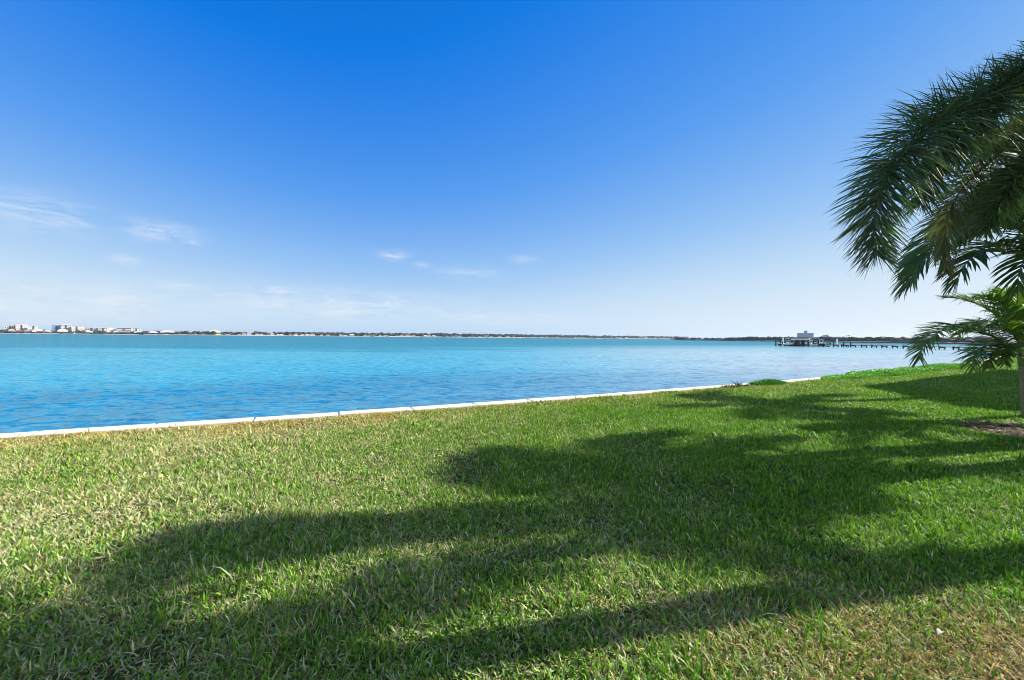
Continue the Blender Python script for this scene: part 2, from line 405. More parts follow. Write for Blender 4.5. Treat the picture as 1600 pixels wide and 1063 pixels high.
def grass():
    parts = []
    bands = [(0.9, 2.2, 13000), (2.2, 3.2, 11500), (3.2, 4.5, 9000), (4.5, 6.5, 6400), (6.5, 9.5, 4200), (9.5, 14, 2500), (14, 22, 1300), (22, 40, 600)]
    for (z0, z1, den, side) in [b_+(0,) for b_ in bands] + [(-1.5, 1.2, 1100, 1), (1.2, 4.5, 1100, 1), (4.5, 9.5, 800, 1), (9.5, 22, 450, 1)]:
        xm = 1.36*z1 + (.7 if not side else 7.0)
        n = int(2*xm*(z1-z0)*den/5)
        tx = RNG.uniform(-xm, xm, n); ty = RNG.uniform(z0, z1, n)
        inv = (np.abs(tx) < 1.36*ty+.7) & (ty > .9)
        k = (inv if not side else ~inv) & (ty < wall_y(tx)-.16)
        tx, ty = tx[k], ty[k]
        # sparser, patchy spots
        thin = fbm(tx, ty, 1.6, 5)
        k = RNG.random(len(tx)) < np.clip(.34+2.6*(thin-.24), .34, 1)
        tx, ty = tx[k], ty[k]
        inb = np.hypot(tx-BED[0], ty-BED[1]) < BED[2] + .2*(smooth_noise(tx, ty, 3, 9)-.5)
        tx, ty = tx[~inb], ty[~inb]
        m = RNG.integers(3, 9, len(tx)); idx = np.repeat(np.arange(len(tx)), m); nb = len(idx)
        sc = math.sqrt(13000/den)
        wsc = min(sc, 3.0); 
        bx = tx[idx] + RNG.normal(0, .022*wsc, nb); by = ty[idx] + RNG.normal(0, .022*wsc, nb)
        taz = RNG.uniform(0, 2*np.pi, len(tx))
        az = taz[idx] + RNG.normal(0, 1.9, nb)
        tall = fbm(bx, by, 1.1, 21)
        L = RNG.lognormal(math.log(.045), .30, nb)*(.45+1.2*tall)*(1+.16*(wsc-1))
        W = RNG.uniform(.0055, .0115, nb)*wsc**.9*(.75+.5*smooth_noise(bx, by, 2.3, 77))
        t0 = np.abs(RNG.normal(.60, .42, nb)); curl = RNG.uniform(-.2, 1.5, nb)
        # ---- colour of the blades themselves
        offs = wall_y(bx)-by                           # metres from the seawall
        g1 = fbm(bx, by, .45, 31); g2 = fbm(bx, by, 1.7, 41); g3 = fbm(bx, by, 4.0, 51)
        left = np.clip((1.2-bx)/6.0+.25, 0, 1)         # paler, thinner turf to the left
        corner = np.exp(-(((bx-2.6)/1.6)**2 + ((by-2.0)/.62)**2))     # dry patch at lower right
        shore = np.exp(-offs/1.1)*np.clip(.6+1.3*(g2-.4), .2, 1.2)
        dry = np.clip(.14 + .64*left + .75*(g1-.45) + .55*(g3-.45) + .62*corner + .55*shore, 0, .95)
        u = RNG.random(nb)
        col = np.empty((nb, 3))
        green = np.array([.072, .225, .012]); lgreen = np.array([.28, .49, .055]); blue = np.array([.05, .15, .035])
        mixv = RNG.random((nb, 1))
        col[:] = green*(1-mixv) + lgreen*mixv
        s = RNG.random(nb) < .15; col[s] = blue*RNG.uniform(.8, 1.3, (s.sum(), 1))
        straw = np.array([.62, .58, .36]); tan = np.array([.46, .33, .13]); pale = np.array([.52, .60, .33])
        isd = u < dry
        pick = RNG.random(nb)
        warm = np.clip(.12+.75*corner+.6*shore, 0, 1)
        sel = isd & (pick < warm); col[sel] = tan*RNG.uniform(.6, 1.35, (sel.sum(), 1))
        sel = isd & (pick >= warm) & (pick < warm+(1-warm)*.4); col[sel] = straw*RNG.uniform(.7, 1.15, (sel.sum(), 1))
        sel = isd & (pick >= warm+(1-warm)*.4); col[sel] = pale*RNG.uniform(.7, 1.15, (sel.sum(), 1))
        yel = (.5*shore+.12)[:, None]
        col = col*(1-yel) + col*np.array([1.35, 1.05, .6])*yel
        col *= RNG.uniform(.6, 1.25, (nb, 1))
        W = np.where(isd & (RNG.random(nb) < .5*corner+.25), W*.5, W)
        # dry blades lie flatter
        t0 = np.where(isd, t0+.45, t0)
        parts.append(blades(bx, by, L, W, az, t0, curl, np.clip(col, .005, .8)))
    off_v = off_l = 0; A, B, Cc, D, E = [], [], [], [], []
    for (v, lo, s, t_, c) in parts:
        A.append(v); B.append(lo+off_v); Cc.append(s+off_l); D.append(t_); E.append(c)
        off_v += len(v); off_l += len(lo)
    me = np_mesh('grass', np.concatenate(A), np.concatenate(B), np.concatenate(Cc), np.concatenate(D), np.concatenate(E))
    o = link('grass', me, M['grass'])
    tag(o, 'short coarse green and straw coloured turf blades covering the lawn', 'grass', kind='stuff')
    print('grass verts', off_v)
grass()

# ------------------------------------------------------------------ palms
def catmull(pts, n):
    pts = [Vector(p) for p in pts]; q = [2*pts[0]-pts[1]] + pts + [2*pts[-1]-pts[-2]]
    dense = []
    for i in range(1, len(q)-2):
        for k in range(24):
            t = k/24; a, b, c, d = q[i-1], q[i], q[i+1], q[i+2]
            dense.append(.5*((2*b)+(c-a)*t+(2*a-5*b+4*c-d)*t*t+(3*b-a-3*c+d)*t**3))
    dense.append(pts[-1])
    s = [0]
    for a, b in zip(dense[:-1], dense[1:]): s.append(s[-1]+(b-a).length)
    out = []; j = 0
    for k in range(n):
        tgt = s[-1]*k/(n-1)
        while j < len(s)-2 and s[j+1] < tgt: j += 1
        f = (tgt-s[j])/max(s[j+1]-s[j], 1e-9); out.append(dense[j].lerp(dense[j+1], min(max(f, 0), 1)))
    return out, s[-1]

def frond_mesh(name, pts, mode, leaf_len, leaf_w, n_leaf, tint, start=.16, seed=0, droop=.5, dry=0.0, alpha=(62, 28)):
    rng = np.random.default_rng(seed)
    rp, Ltot = catmull(pts, 60)
    V, Fq, Cl = [], [], []
    nseg = 4
    for i in range(n_leaf):
        u = start + (1-start)*((i+rng.random()*.7)/n_leaf)
        k = min(int(u*59), 58); f = u*59-k
        p = rp[k].lerp(rp[k+1], f); T = (rp[k+1]-rp[k]).normalized()
        N = Vector((0, 0, 1)) - T*T.z
        if N.length < .05: N = Vector((0, 1, 0)) - T*T.y
        N.normalize(); S = T.cross(N)
        un = (u-start)/(1-start)
        prof = (.55+.45*math.sin(math.pi*min(1, un*1.6)*.5))*(1 if un < .7 else 1-.55*((un-.7)/.3)**1.5)
        L = leaf_len*prof*rng.uniform(.82, 1.12)
        al = R(alpha[0]+(alpha[1]-alpha[0])*un**1.4 + rng.normal(0, 7))
        sgn = 1 if i % 2 else -1
        if mode == 'plumose': phi = sgn*R(rng.uniform(5, 155))
        else: phi = sgn*R(rng.normal(72, 12))
        D = (T*math.cos(al) + (N*math.cos(phi)+S*math.sin(phi))*math.sin(al)).normalized()
        wv = T - D*T.dot(D); wv.normalize()
        tw = rng.normal(0, .5 if mode == 'plumose' else .22)
        wv = (wv*math.cos(tw) + D.cross(wv)*math.sin(tw)).normalized()
        W = leaf_w*rng.uniform(.75, 1.15)*(.6+.4*prof)
        g = droop*rng.uniform(.6, 1.4)
        c = np.array(tint)*rng.uniform(.65, 1.35)*np.array([rng.uniform(.85, 1.3), 1, rng.uniform(.7, 1.2)])
        if rng.random() < dry: c = np.array([.26, .20, .09])*rng.uniform(.5, 1.3)
        elif rng.random() < .07: c = np.array([.20, .19, .05])*rng.uniform(.6, 1.2)
        if rng.random() < .10: g += rng.uniform(.8, 2.0)                      # a bent leaflet
        q = p.copy(); b0 = len(V)
        for s_ in range(nseg+1):
            ww = W*[.55, 1, .9, .6, 0][s_]/2
            if s_ < nseg: V += [q-wv*ww, q+wv*ww]; Cl += [c, c]
            else: V.append(q.copy()); Cl.append(c)
            D2 = (D + Vector((0, 0, -1))*g*(s_/nseg)**1.3).normalized()
            q = q + D2*(L/nseg)
            wv = (wv - D2*wv.dot(D2)); wv.normalize()
        for s_ in range(nseg-1): Fq.append((b0+2*s_, b0+2*s_+1, b0+2*s_+3, b0+2*s_+2))
        Fq.append((b0+2*nseg-2, b0+2*nseg-1, b0+2*nseg))
    me = bpy.data.meshes.new(name); me.from_pydata(V, [], Fq); me.update()
    at = me.attributes.new('tint', 'FLOAT_COLOR', 'POINT')
    c4 = np.ones((len(V), 4), np.float32); c4[:, :3] = np.array(Cl); at.data.foreach_set('color', c4.ravel())
    return me, rp

def frond(parent, origin, pts, mode='plumose', leaf_len=.5, leaf_w=.04, n_leaf=240, tint=(.045, .085, .025), seed=0, droop=.5, dry=0.0, r=.028, alpha=(62, 28), start=.16, label=None):
    loc = [Vector(p)-origin for p in pts]
    me, rp = frond_mesh('frond', loc, mode, leaf_len, leaf_w, n_leaf, tint, start, seed, droop, dry, alpha)
    o = link('frond', me, M['frond'], parent)
    if label: o['label'] = label
    rad = [r*(1-.86*i/59) for i in range(60)]
    MB().tube(rp[::3]+[rp[-1]], rad[::3]+[rad[-1]], 6).build('rachis', M['rachis_dry' if dry > .3 else 'rachis'], o, True)
    return o
def auto_pts(c, az, el, L, sag):
    p = Vector(c); out = [p.copy()]; e = el; n = 9
    for k in range(n):
        d = Vector((math.cos(az)*math.cos(e), math.sin(az)*math.cos(e), math.sin(e)))
        p = p + d*(L/n); out.append(p.copy()); e -= sag/n*(.5+1.1*k/n)
    return out
def trunk(root, base, top, r0, r1, bulge=1.0, n=14):
    pts, rad = [], []
    for i in range(n+1):
        u = i/n; pts.append(Vector(top)*u); 
        rad.append((r0*(1-u)+r1*u)*(1+.35*math.exp(-(u/.07)**2)) * (1+(bulge-1)*math.sin(math.pi*min(1, u*1.1))))
    MB().tube(pts, rad, 14).build('trunk', M['trunk'], root, True)
def palm(loc, h, label, lean=(0, 0), r=.17, shaft=.7, manual=(), autos=(), group=None, mode='plumose', bulge=1.0, seed=1, leaf_len=.5, leaf_w=.04, n_leaf=240, tint=(.045, .085, .025), droop=.5, spear=True):
    root = empty('palm_tree', loc); base = Vector(loc)
    tag(root, label, 'palm tree', group)
    top = Vector((lean[0], lean[1], h-shaft)); trunk(root, base, top, r*1.15, r*.8, bulge)
    d = top.normalized(); c = top + d*shaft
    MB().tube([top-d*.02, top+d*.12, top+d*shaft*.6, c], [r*.78, r*.85, r*.6, r*.32], 12).build('crownshaft', M['crownshaft'], root, True)
    if spear:
        MB().tube([c-d*.1, c+d*.5+Vector((.02, .01, 0)), c+d*1.0+Vector((.05, .02, 0))], [.03, .02, .003], 6).build('spear_leaf', M['crownshaft'], root, True)
    for i, mf in enumerate(manual):
        kw = dict(mode=mode, leaf_len=leaf_len, leaf_w=leaf_w, n_leaf=n_leaf, tint=tint, droop=droop, seed=seed*50+i); kw.update(mf[1])
        frond(root, base, [base+c-d*.1]+list(mf[0]), **kw)
    for i, (az, el, L, sag) in enumerate(autos):
        pts = auto_pts(base+c-d*random.uniform(0, .25), R(az), R(el), L, R(sag))
        frond(root, base, pts, mode=mode, leaf_len=leaf_len, leaf_w=leaf_w, n_leaf=n_leaf, tint=tint, droop=droop, seed=seed*50+20+i)
    return root
px = lambda *l: [P3(*q) for q in l]
def ring(n, L, seed, skip=None, el=(10, 65), sag=(70, 120)):
    rnd = random.Random(seed); out = []
    for i in range(n):
        az = (i*137.5 + rnd.uniform(-12, 12)) % 360
        if skip and skip[0] < az < skip[1]: continue
        out.append((az, rnd.uniform(*el), L*rnd.uniform(.85, 1.1), rnd.uniform(*sag)))
    return out

# tall palm: fronds reach into the picture at the upper right
palm((8.3, 5.7, 0), 4.6, 'tall bushy palm whose plumed fronds arch in from the upper right', r=.17, seed=3,
     manual=[(px((1660, 138, 5.4), (1580, 138, 5.2), (1500, 170, 4.95), (1430, 215, 4.72), (1385, 275, 4.56), (1362, 340, 4.5), (1368, 400, 4.4)), dict(n_leaf=1800, leaf_len=.66, leaf_w=.017, tint=(.070, .135, .080), droop=.35, alpha=(66, 40))),
             (px((1670, 150, 5.5), (1600, 200, 5.45), (1550, 247, 5.3), (1500, 295, 5.2), (1480, 335, 5.1), (1474, 380, 5.1), (1476, 425, 5.05)), dict(n_leaf=900, leaf_len=.42, leaf_w=.015, tint=(.14, .17, .085), droop=.4, dry=.22, label='yellowing frond')),
             (px((1680, 85, 5.3), (1600, 112, 5.1), (1530, 178, 5.0), (1470, 245, 4.9), (1435, 320, 4.85)), dict(n_leaf=1500, leaf_len=.58, leaf_w=.017, tint=(.082, .15, .075), droop=.4, alpha=(66, 38))),
             (px((1690, 200, 5.3), (1620, 240, 5.1), (1570, 300, 4.9), (1535, 360, 4.8)), dict(n_leaf=1200, leaf_len=.48, leaf_w=.017, tint=(.088, .16, .072), droop=.4)),
             ],
     autos=ring(9, 2.2, 5, skip=(115, 250), el=(0, 38)), n_leaf=520, leaf_len=.5, leaf_w=.022, tint=(.07, .13, .04))
# low palm in the same bed
palm((9.3, 6.6, 0), 2.5, 'low palm at the right edge whose flat drooping fronds hang below the plumed ones', r=.15, seed=5, mode='pinnate', shaft=.5,
     manual=[(px((1620, 385, 6.2), (1575, 350, 6.1), (1530, 342, 6.0), (1480, 370, 5.9), (1435, 415, 5.8), (1415, 450, 5.8)), dict(n_leaf=230, leaf_len=.62, leaf_w=.034, droop=.75, tint=(.085, .165, .07))),
             (px((1630, 400, 6.2), (1580, 385, 6.1), (1540, 385, 6.0), (1505, 415, 5.9), (1490, 445, 5.9)), dict(n_leaf=190, leaf_len=.55, leaf_w=.034, droop=.8, tint=(.085, .165, .07))),
             (px((1640, 370, 6.4), (1590, 310, 6.4), (1530, 310, 6.5), (1470, 350, 6.5), (1430, 410, 6.5), (1425, 440, 6.5)), dict(n_leaf=260, leaf_len=.62, leaf_w=.034, droop=.6, tint=(.085, .165, .07))),
             (px((1650, 405, 6.2), (1615, 395, 6.1), (1592, 420, 6.0), (1588, 450, 6.0)), dict(n_leaf=90, leaf_len=.5, leaf_w=.045, droop=.8)),
             ],
     autos=ring(8, 2.0, 8, skip=(105, 260)), n_leaf=120, leaf_len=.5, leaf_w=.036, tint=(.065, .13, .04))
# young palm with visible trunk
palm((11.26, 8.8, 0), 1.75, 'young palm with a short pale trunk and a low dense crown at the right edge', lean=(-.17, 0), r=.10, seed=9, mode='pinnate', shaft=.62, bulge=1.05,
     manual=[(px((1585, 545, 8.6), (1550, 525, 8.4), (1505, 512, 8.2), (1465, 520, 8.0), (1440, 545, 7.9), (1437, 562, 7.9)), dict(n_leaf=323, leaf_len=.52, leaf_w=0.027, droop=.55, tint=(0.112, 0.237, 0.056))),
             (px((1585, 550, 8.5), (1555, 540, 8.3), (1530, 545, 8.2), (1520, 565, 8.1), (1520, 578, 8.1)), dict(n_leaf=153, leaf_len=.45, leaf_w=0.027, droop=.7, tint=(0.125, 0.250, 0.056))),
             (px((1588, 520, 8.7), (1575, 490, 8.6), (1558, 470, 8.5), (1535, 462, 8.4)), dict(n_leaf=170, leaf_len=.5, leaf_w=0.033, droop=.4, tint=(0.106, 0.225, 0.050))),
             (px((1592, 520, 8.8), (1588, 490, 8.8), (1580, 470, 8.8), (1570, 455, 8.7)), dict(n_leaf=153, leaf_len=.5, leaf_w=0.033, droop=.4, tint=(0.125, 0.250, 0.050))),
             (px((1580, 555, 8.4), (1562, 550, 8.2), (1548, 558, 8.0), (1545, 575, 7.9)), dict(n_leaf=136, leaf_len=.4, leaf_w=0.030, droop=.8, tint=(0.075, 0.163, 0.044))),
             (px((1590, 530, 8.4), (1570, 510, 8.2), (1548, 505, 8.0), (1530, 515, 7.9)), dict(n_leaf=187, leaf_len=.48, leaf_w=0.033, droop=.6, tint=(0.100, 0.213, 0.050))),
             (px((1592, 545, 8.4), (1580, 540, 8.1), (1572, 552, 7.9), (1570, 568, 7.8)), dict(n_leaf=136, leaf_len=.36, leaf_w=0.030, droop=.9, tint=(0.062, 0.138, 0.037))),
             ],
     autos=[(0, 40, 1.9, 80), (40, 55, 2, 80), (75, 35, 1.8, 90), (-45, 45, 1.9, 90), (-80, 60, 1.7, 80), (120, 70, 1.7, 70), (20, 70, 1.7, 60), (-20, 15, 1.7, 70)],
     n_leaf=204, leaf_len=.5, leaf_w=0.030, tint=(0.100, 0.213, 0.050), droop=.5)
# palms to the right, out of the picture, that shade the lawn
palm((10.6, 7.15, 0), 5.2, 'tall palm beside the mulch bed behind the plumed one, right of the picture', r=.18, seed=12, autos=ring(11, 2.0, 14, el=(0, 45)), n_leaf=300, leaf_len=.6, leaf_w=.04)
palm((8.0, 4.0, 0), 5.6, 'tall palm nearest the viewer, to the right of the picture', r=.17, seed=15, autos=ring(11, 2.05, 19), n_leaf=300, leaf_len=.6, leaf_w=.04)
palm((16.2, 12.5, 0), 5.4, 'tall palm behind the young one, to the right of the picture', r=.18, seed=18, autos=ring(11, 2.4, 23), n_leaf=300, leaf_len=.6, leaf_w=.04)

# ------------------------------------------------------------------ house to the right (casts the broad shadow behind the young palm)
def neighbour_house():
    ang = math.atan(.58); root = empty('house', (22.9, 16.6, 0), ang)
    tag(root, 'pale gabled neighbouring house on the lawn, to the right of the picture', 'house')
    wm = plain('cream_stucco', (.62, .58, .50), .9, .08, .6); rm = plain('roof_tile', (.22, .15, .12), .8, .25, 2)
    W, D, Hh = 18.0, 7.5, 6.2
    MB().box(.5, W, -D, -.5, 0, Hh).add([(.5, -D, Hh), (.5, -.5, Hh), (.5, -D/2-.25, Hh+1.7), (W, -D, Hh), (W, -.5, Hh), (W, -D/2-.25, Hh+1.7)], [(0, 1, 2), (3, 5, 4)]).build('wall', wm, root)
    MB().add([(-.1, .1, Hh-.1), (W+.5, .1, Hh-.1), (W+.5, -D/2-.25, Hh+1.9), (-.1, -D/2-.25, Hh+1.9), (-.1, -D-.6, Hh-.1), (W+.5, -D-.6, Hh-.1),
              (-.1, .1, Hh+.08), (W+.5, .1, Hh+.08), (W+.5, -D/2-.25, Hh+2.1), (-.1, -D/2-.25, Hh+2.1), (-.1, -D-.6, Hh+.08), (W+.5, -D-.6, Hh+.08)],
             [(0, 1, 2, 3), (3, 2, 5, 4), (6, 9, 8, 7), (9, 10, 11, 8), (0, 6, 7, 1), (4, 5, 11, 10), (0, 3, 9, 6), (3, 4, 10, 9), (1, 7, 8, 2), (2, 8, 11, 5)]).build('roof', rm, root)
    for x in (3, 7, 13):
        for z in (1.0, 3.4):
            wf = MB().box(x, x+1.8, -.5, -.42, z, z+1.3).build('window', M['white'], root)
            MB().box(x+.1, x+1.7, -.418, -.40, z+.1, z+1.2).build('pane', M['shade_window'], wf)
    MB().box(10, 11.2, -.5, -.42, 0, 2.2).build('door', M['white'], root)
    for y in (-2.6, -5.6):
        wf = MB().box(.42, .5, y-.7, y+.7, 1.0, 2.3).build('window', M['white'], root)
        MB().box(.40, .418, y-.6, y+.6, 1.1, 2.2).build('pane', M['shade_window'], wf)
neighbour_house()

# ------------------------------------------------------------------ mulch bed, ground cover, twigs, leaves
def bed():
    vs = [(BED[0], BED[1], .05)]; fs = []
    n = 72; rr = [.35, .7, .92, 1.06]
    for k, q in enumerate(rr):
        for i in range(n):
            a = 2*math.pi*i/n
            r = BED[2]*q*(1+.05*math.sin(5*a+1)+.04*math.sin(11*a)+random.uniform(-.02, .02))
            vs.append((BED[0]+r*math.cos(a), BED[1]+r*math.sin(a), [.05, .035, .02, .003][k]+random.uniform(-.006, .006)*(k < 3)))
    for i in range(n): fs.append((0, 1+i, 1+(i+1) % n))
    for k in range(3):
        for i in range(n): fs.append((1+k*n+i, 1+(k+1)*n+i, 1+(k+1)*n+(i+1) % n, 1+k*n+(i+1) % n))
    o = MB().add(vs, fs).build('mulch_bed', M['soil'], None, True); tag(o, kind='structure')
    n = 900; a = RNG.uniform(0, 2*np.pi, n); r = BED[2]*1.02*np.sqrt(RNG.random(n))
    c = np.array([[.30, .22, .13]])*RNG.uniform(.25, 1.6, (n, 1))
    v = blades(BED[0]+r*np.cos(a), BED[1]+r*np.sin(a), RNG.uniform(.05, .22, n), RNG.uniform(.008, .02, n), RNG.uniform(0, 6.28, n), RNG.uniform(1.1, 1.5, n), RNG.uniform(0, .4, n), c, .04)
    me = np_mesh('mulch_litter', *v); o = link('mulch_litter', me, M['grass'])
    tag(o, 'loose dry palm litter strewn over the brown mulch bed', 'litter', kind='stuff')
bed()

def leafy(name, centers, n_each, L, W, cols, parent=None):
    """low leafy stems: many small leaves over a set of mounds (x,y,rx,ry,h,rot)"""
    P = []
    for (x, y, rx, ry, h, rot) in centers:
        n = int(n_each*rx*ry*8)
        a = RNG.uniform(0, 2*np.pi, n); r = np.sqrt(RNG.random(n))
        u, v = rx*r*np.cos(a), ry*r*np.sin(a)
        z = h*np.sqrt(np.clip(1-r*r, 0, 1))*RNG.uniform(.2, 1.05, n)
        P.append(np.stack([x+u*math.cos(rot)-v*math.sin(rot), y+u*math.sin(rot)+v*math.cos(rot), z], 1))
    P = np.concatenate(P); n = len(P)
    ci = np.array(cols)[RNG.integers(0, len(cols), n)]*RNG.uniform(.7, 1.3, (n, 1))
    v, lo, s, t_, c = blades(P[:, 0], P[:, 1], RNG.uniform(.6, 1.3, n)*L, RNG.uniform(.7, 1.2, n)*W, RNG.uniform(0, 6.28, n), RNG.uniform(.2, 1.3, n), RNG.uniform(.1, .8, n), ci, 0.0)
    nv = 7; v = v.reshape(n, nv, 3); v[:, :, 2] += P[:, None, 2]; v = v.reshape(-1, 3)
    return link(name, np_mesh(name, v, lo, s, t_, c), M['cover'], parent)
strip = []
for i in range(60):
    x = 13.3 + (31-13.3)*i/59
    e = min(1, i/12)*min(1, (59-i)/10)
    y = wall_y(x) - .35 + .18*math.sin(i*.7)
    strip.append((x, y, .55, .30+.40*e*random.uniform(.5, 1.2), .05+.13*e*random.uniform(.3, 1.2), math.atan(.5+.0054*x)))
o = leafy('creeping_vine', strip, 900, .09, .035, [(.07, .30, .02), (.10, .36, .03), (.16, .38, .05)])
tag(o, 'bright green creeping vine spilling over the seawall cap at the far right of the lawn', 'creeper', kind='stuff')
sx = 9.15
sh = empty('seaside_shrub', (sx, wall_y(sx)-.32, 0)); tag(sh, 'small rounded bright green shrub on the lawn edge against the seawall', 'shrub')
o = leafy('foliage', [(-.15, 0, .55, .28, .12, .5), (.10, .06, .35, .22, .17, .4), (.42, .20, .4, .24, .15, .5), (.80, .42, .3, .2, .08, .5)], 2600, .075, .026, [(.06, .25, .02), (.09, .32, .03), (.05, .17, .02)], sh)
mb = MB()
for k in range(9):
    a = random.uniform(0, 6.28); mb.tube([(0, 0, 0), (.2*math.cos(a)+.2, .12*math.sin(a)+.08, .12), (.42*math.cos(a)+.25, .2*math.sin(a)+.12, .2)], [.008, .006, .003], 5)
mb.build('stem', M['twig'], sh)
dx = 7.75
tw = empty('dead_plant', (dx, wall_y(dx)-.3, 0)); tag(tw, 'dark spiky dead plant by the seawall left of the rounded shrub', 'plant')
for k in range(9):
    a = random.uniform(0, 6.28); l = random.uniform(.14, .28); e = random.uniform(.25, .95)
    MB().tube([(0, 0, 0), (l*.5*math.cos(a)*e, l*.5*math.sin(a)*e, l*.6), (l*math.cos(a)*e, l*math.sin(a)*e, l*random.uniform(.85, 1.0))], [.014, .010, .003], 5).build('stem', M['twig'], tw)
o = leafy('litter', [(-.35, -.15, .55, .15, .05, .5), (.2, .1, .4, .15, .05, .5)], 500, .09, .016, [(.06, .045, .03), (.10, .07, .04)], tw)

def fallen_leaf(x, y, L, W, rz, mat, label):
    vs, fs = [], []
    n = 7
    for i in range(n):
        u = i/(n-1); w_ = W*math.sin(math.pi*min(.98, max(.03, u)))**.8/2; z = .055+.02*math.sin(u*3.0)
        vs += [(L*(u-.5), -w_, z+.012), (L*(u-.5), 0, z), (L*(u-.5), w_, z+.012)]
    for i in range(n-1):
        a = i*3; fs += [(a, a+3, a+4, a+1), (a+1, a+4, a+5, a+2)]
    o = MB().add(vs, fs).build('fallen_leaf', mat, None, True); o.location = (x, y, 0); o.rotation_euler = (.05, .12, rz)
    m = o.modifiers.new('thickness', 'SOLIDIFY'); m.thickness = .0015
    tag(o, label, 'leaf')
def gp(px_, py_):
    Z = H*F/(py_-yh(px_)); return PX(px_, Z), Z
for (a, b, L, W, rz, mt, lb) in [(1474, 1012, .065, .026, .5, 'leaf_dry', 'pale curled dry leaf lying on the straw patch at the lower right'),
                                 (250, 754, .09, .05, -.3, 'leaf_yellow', 'yellowish fallen leaf on the sunlit turf at the left'),
                                 (1345, 880, .10, .03, .2, 'rachis_dry', 'brown fallen leaf on the sunlit turf above the dark shadow stripe')]:
    x, y = gp(a, b); fallen_leaf(x, y, L, W, rz, M[mt], lb)

# ------------------------------------------------------------------ far shores
def shore_Z(p):
    return float(np.interp(p, [-300, 0, 300, 600, 850, 1000, 1090], [1050, 1150, 1250, 1450, 1800, 2150, 2500]))
def land_strip(name, fn, p0, p1, depth, z, mat, n=60):
    vs, fs = [], []
    for i in range(n+1):
        p = p0+(p1-p0)*i/n; Z = fn(p); x = PX(p, Z); k = (Z+depth)/Z
        j = random.uniform(-4, 4)*Z/1200
        vs += [(x, Z+j, WATER-.3), (x, Z+j+1.5, WATER+.9), (x, Z+j+18, WATER+1.3), (x*k, Z+depth, WATER+2.5)]
    for i in range(n):
        for q in range(3):
            a = i*4+q; fs.append((a, a+4, a+5, a+1))
    o = MB().add(vs, fs).build(name, mat); tag(o, kind='structure'); return o
M['sheen_and_sand'] = plain('pale_beach', (.60, .54, .45), .95, .25, .01)
land_strip('far_shore', shore_Z, -300, 1085, 260, 0, M['sheen_and_sand'])
right_Z = lambda p: float(np.interp(p, [1050, 1200, 1330, 1460, 1600, 1900], [620, 460, 390, 320, 270, 250]))
M['scrub'] = plain('scrubby_land', (.06, .065, .06), .95, .3, .03)
land_strip('right_shore', right_Z, 1052, 2000, 160, 0, M['scrub'])

def tree_tint():
    m, t, out = new_mat('far_trees')
    at = t.n('ShaderNodeAttribute', attribute_name='tint').outputs['Color']
    b = t.n('ShaderNodeBsdfPrincipled', i_Roughness=.9); b.inputs['Specular IOR Level'].default_value = .1
    t.l(at, b.inputs['Base Color']); t.l(b.outputs[0], out.inputs[0]); return m
M['far_trees'] = tree_tint()
ICO = None
def tree_mass(name, label, spots):
    """spots: (x, y, z0, width, height, colour) - lumpy crowns standing on the shore, built as one far-off wood"""
    global ICO
    if ICO is None:
        bm = bmesh.new(); bmesh.ops.create_icosphere(bm, subdivisions=2, radius=1.0); bm.verts.ensure_lookup_table()
        ICO = (np.array([v.co[:] for v in bm.verts]), np.array([[v.index for v in f.verts] for f in bm.faces])); bm.free()
    V, Fc, C = [], [], []; off = 0
    for (x, y, z0, w_, h_, c) in spots:
        for k in range(4):
            k_ = 1+RNG.uniform(-.28, .28, (len(ICO[0]), 1))
            s = RNG.uniform(.45, .75)
            q = ICO[0]*k_*np.array([w_*.5*s, w_*.45*s, h_*.42*s])
            q = q + np.array([x+RNG.uniform(-.35, .35)*w_, y+RNG.uniform(-.3, .3)*w_, z0+h_*RNG.uniform(.28, .74)])
            V.append(q); Fc.append(ICO[1]+off); off += len(q)
            C.append(np.tile(np.array(c)*RNG.uniform(.7, 1.35), (len(q), 1))*RNG.uniform(.8, 1.2, (len(q), 1)))
    V = np.concatenate(V); Fc = np.concatenate(Fc); n = len(Fc)
    me = np_mesh(name, V, Fc.ravel(), np.arange(n)*3, np.full(n, 3), np.concatenate(C))
    o = link(name, me, M['far_trees']); tag(o, label, 'wood', kind='stuff'); return o
GR = [(.030, .045, .030), (.04, .055, .035), (.045, .045, .040), (.070, .055, .05), (.025, .04, .04)]
sp = []
for i in range(1500):
    p = random.uniform(-120, 1075); Z = shore_Z(p)+(random.uniform(12, 90) if p > 280 else random.uniform(8, 24) if i % 2 else random.uniform(60, 150)); s = shore_Z(p)/1250
    if 340 < p < 440 and Z-shore_Z(p) < 60: continue
    hh = random.uniform(7, 13) if p > 300 else random.uniform(4, 6.5) if i % 2 else random.uniform(8, 13)
    sp.append((PX(p, Z), Z, WATER+1, random.uniform(10, 20)*s, hh*min(1.25, s), random.choice(GR)))
tree_mass('far_wood', 'low dark tree line along the whole far shore across the bay', sp)
sp = []
for i in range(300):
    p = random.uniform(1058, 1560); Z = right_Z(p)+random.uniform(8, 60)
    hh = (3.7+.5*math.sin(p*.05)) if p < 1170 else 5.0
    if p > 1330 and random.random() < .4: hh = 4.2
    c = random.choice([(.09, .125, .155), (.07, .105, .13), (.11, .14, .165), (.06, .085, .10)]) if p < 1330 else random.choice([(.10, .09, .085), (.08, .085, .075), (.11, .105, .10)])  # distant haze is put into the leftward trees' colour as blue-grey
    sp.append((PX(p, Z), Z, WATER+1, random.uniform(6, 11), hh*random.uniform(.85, 1.03), c))
tree_mass('right_wood', 'flat topped haze tinted tree line behind the pier on the right shore', sp)

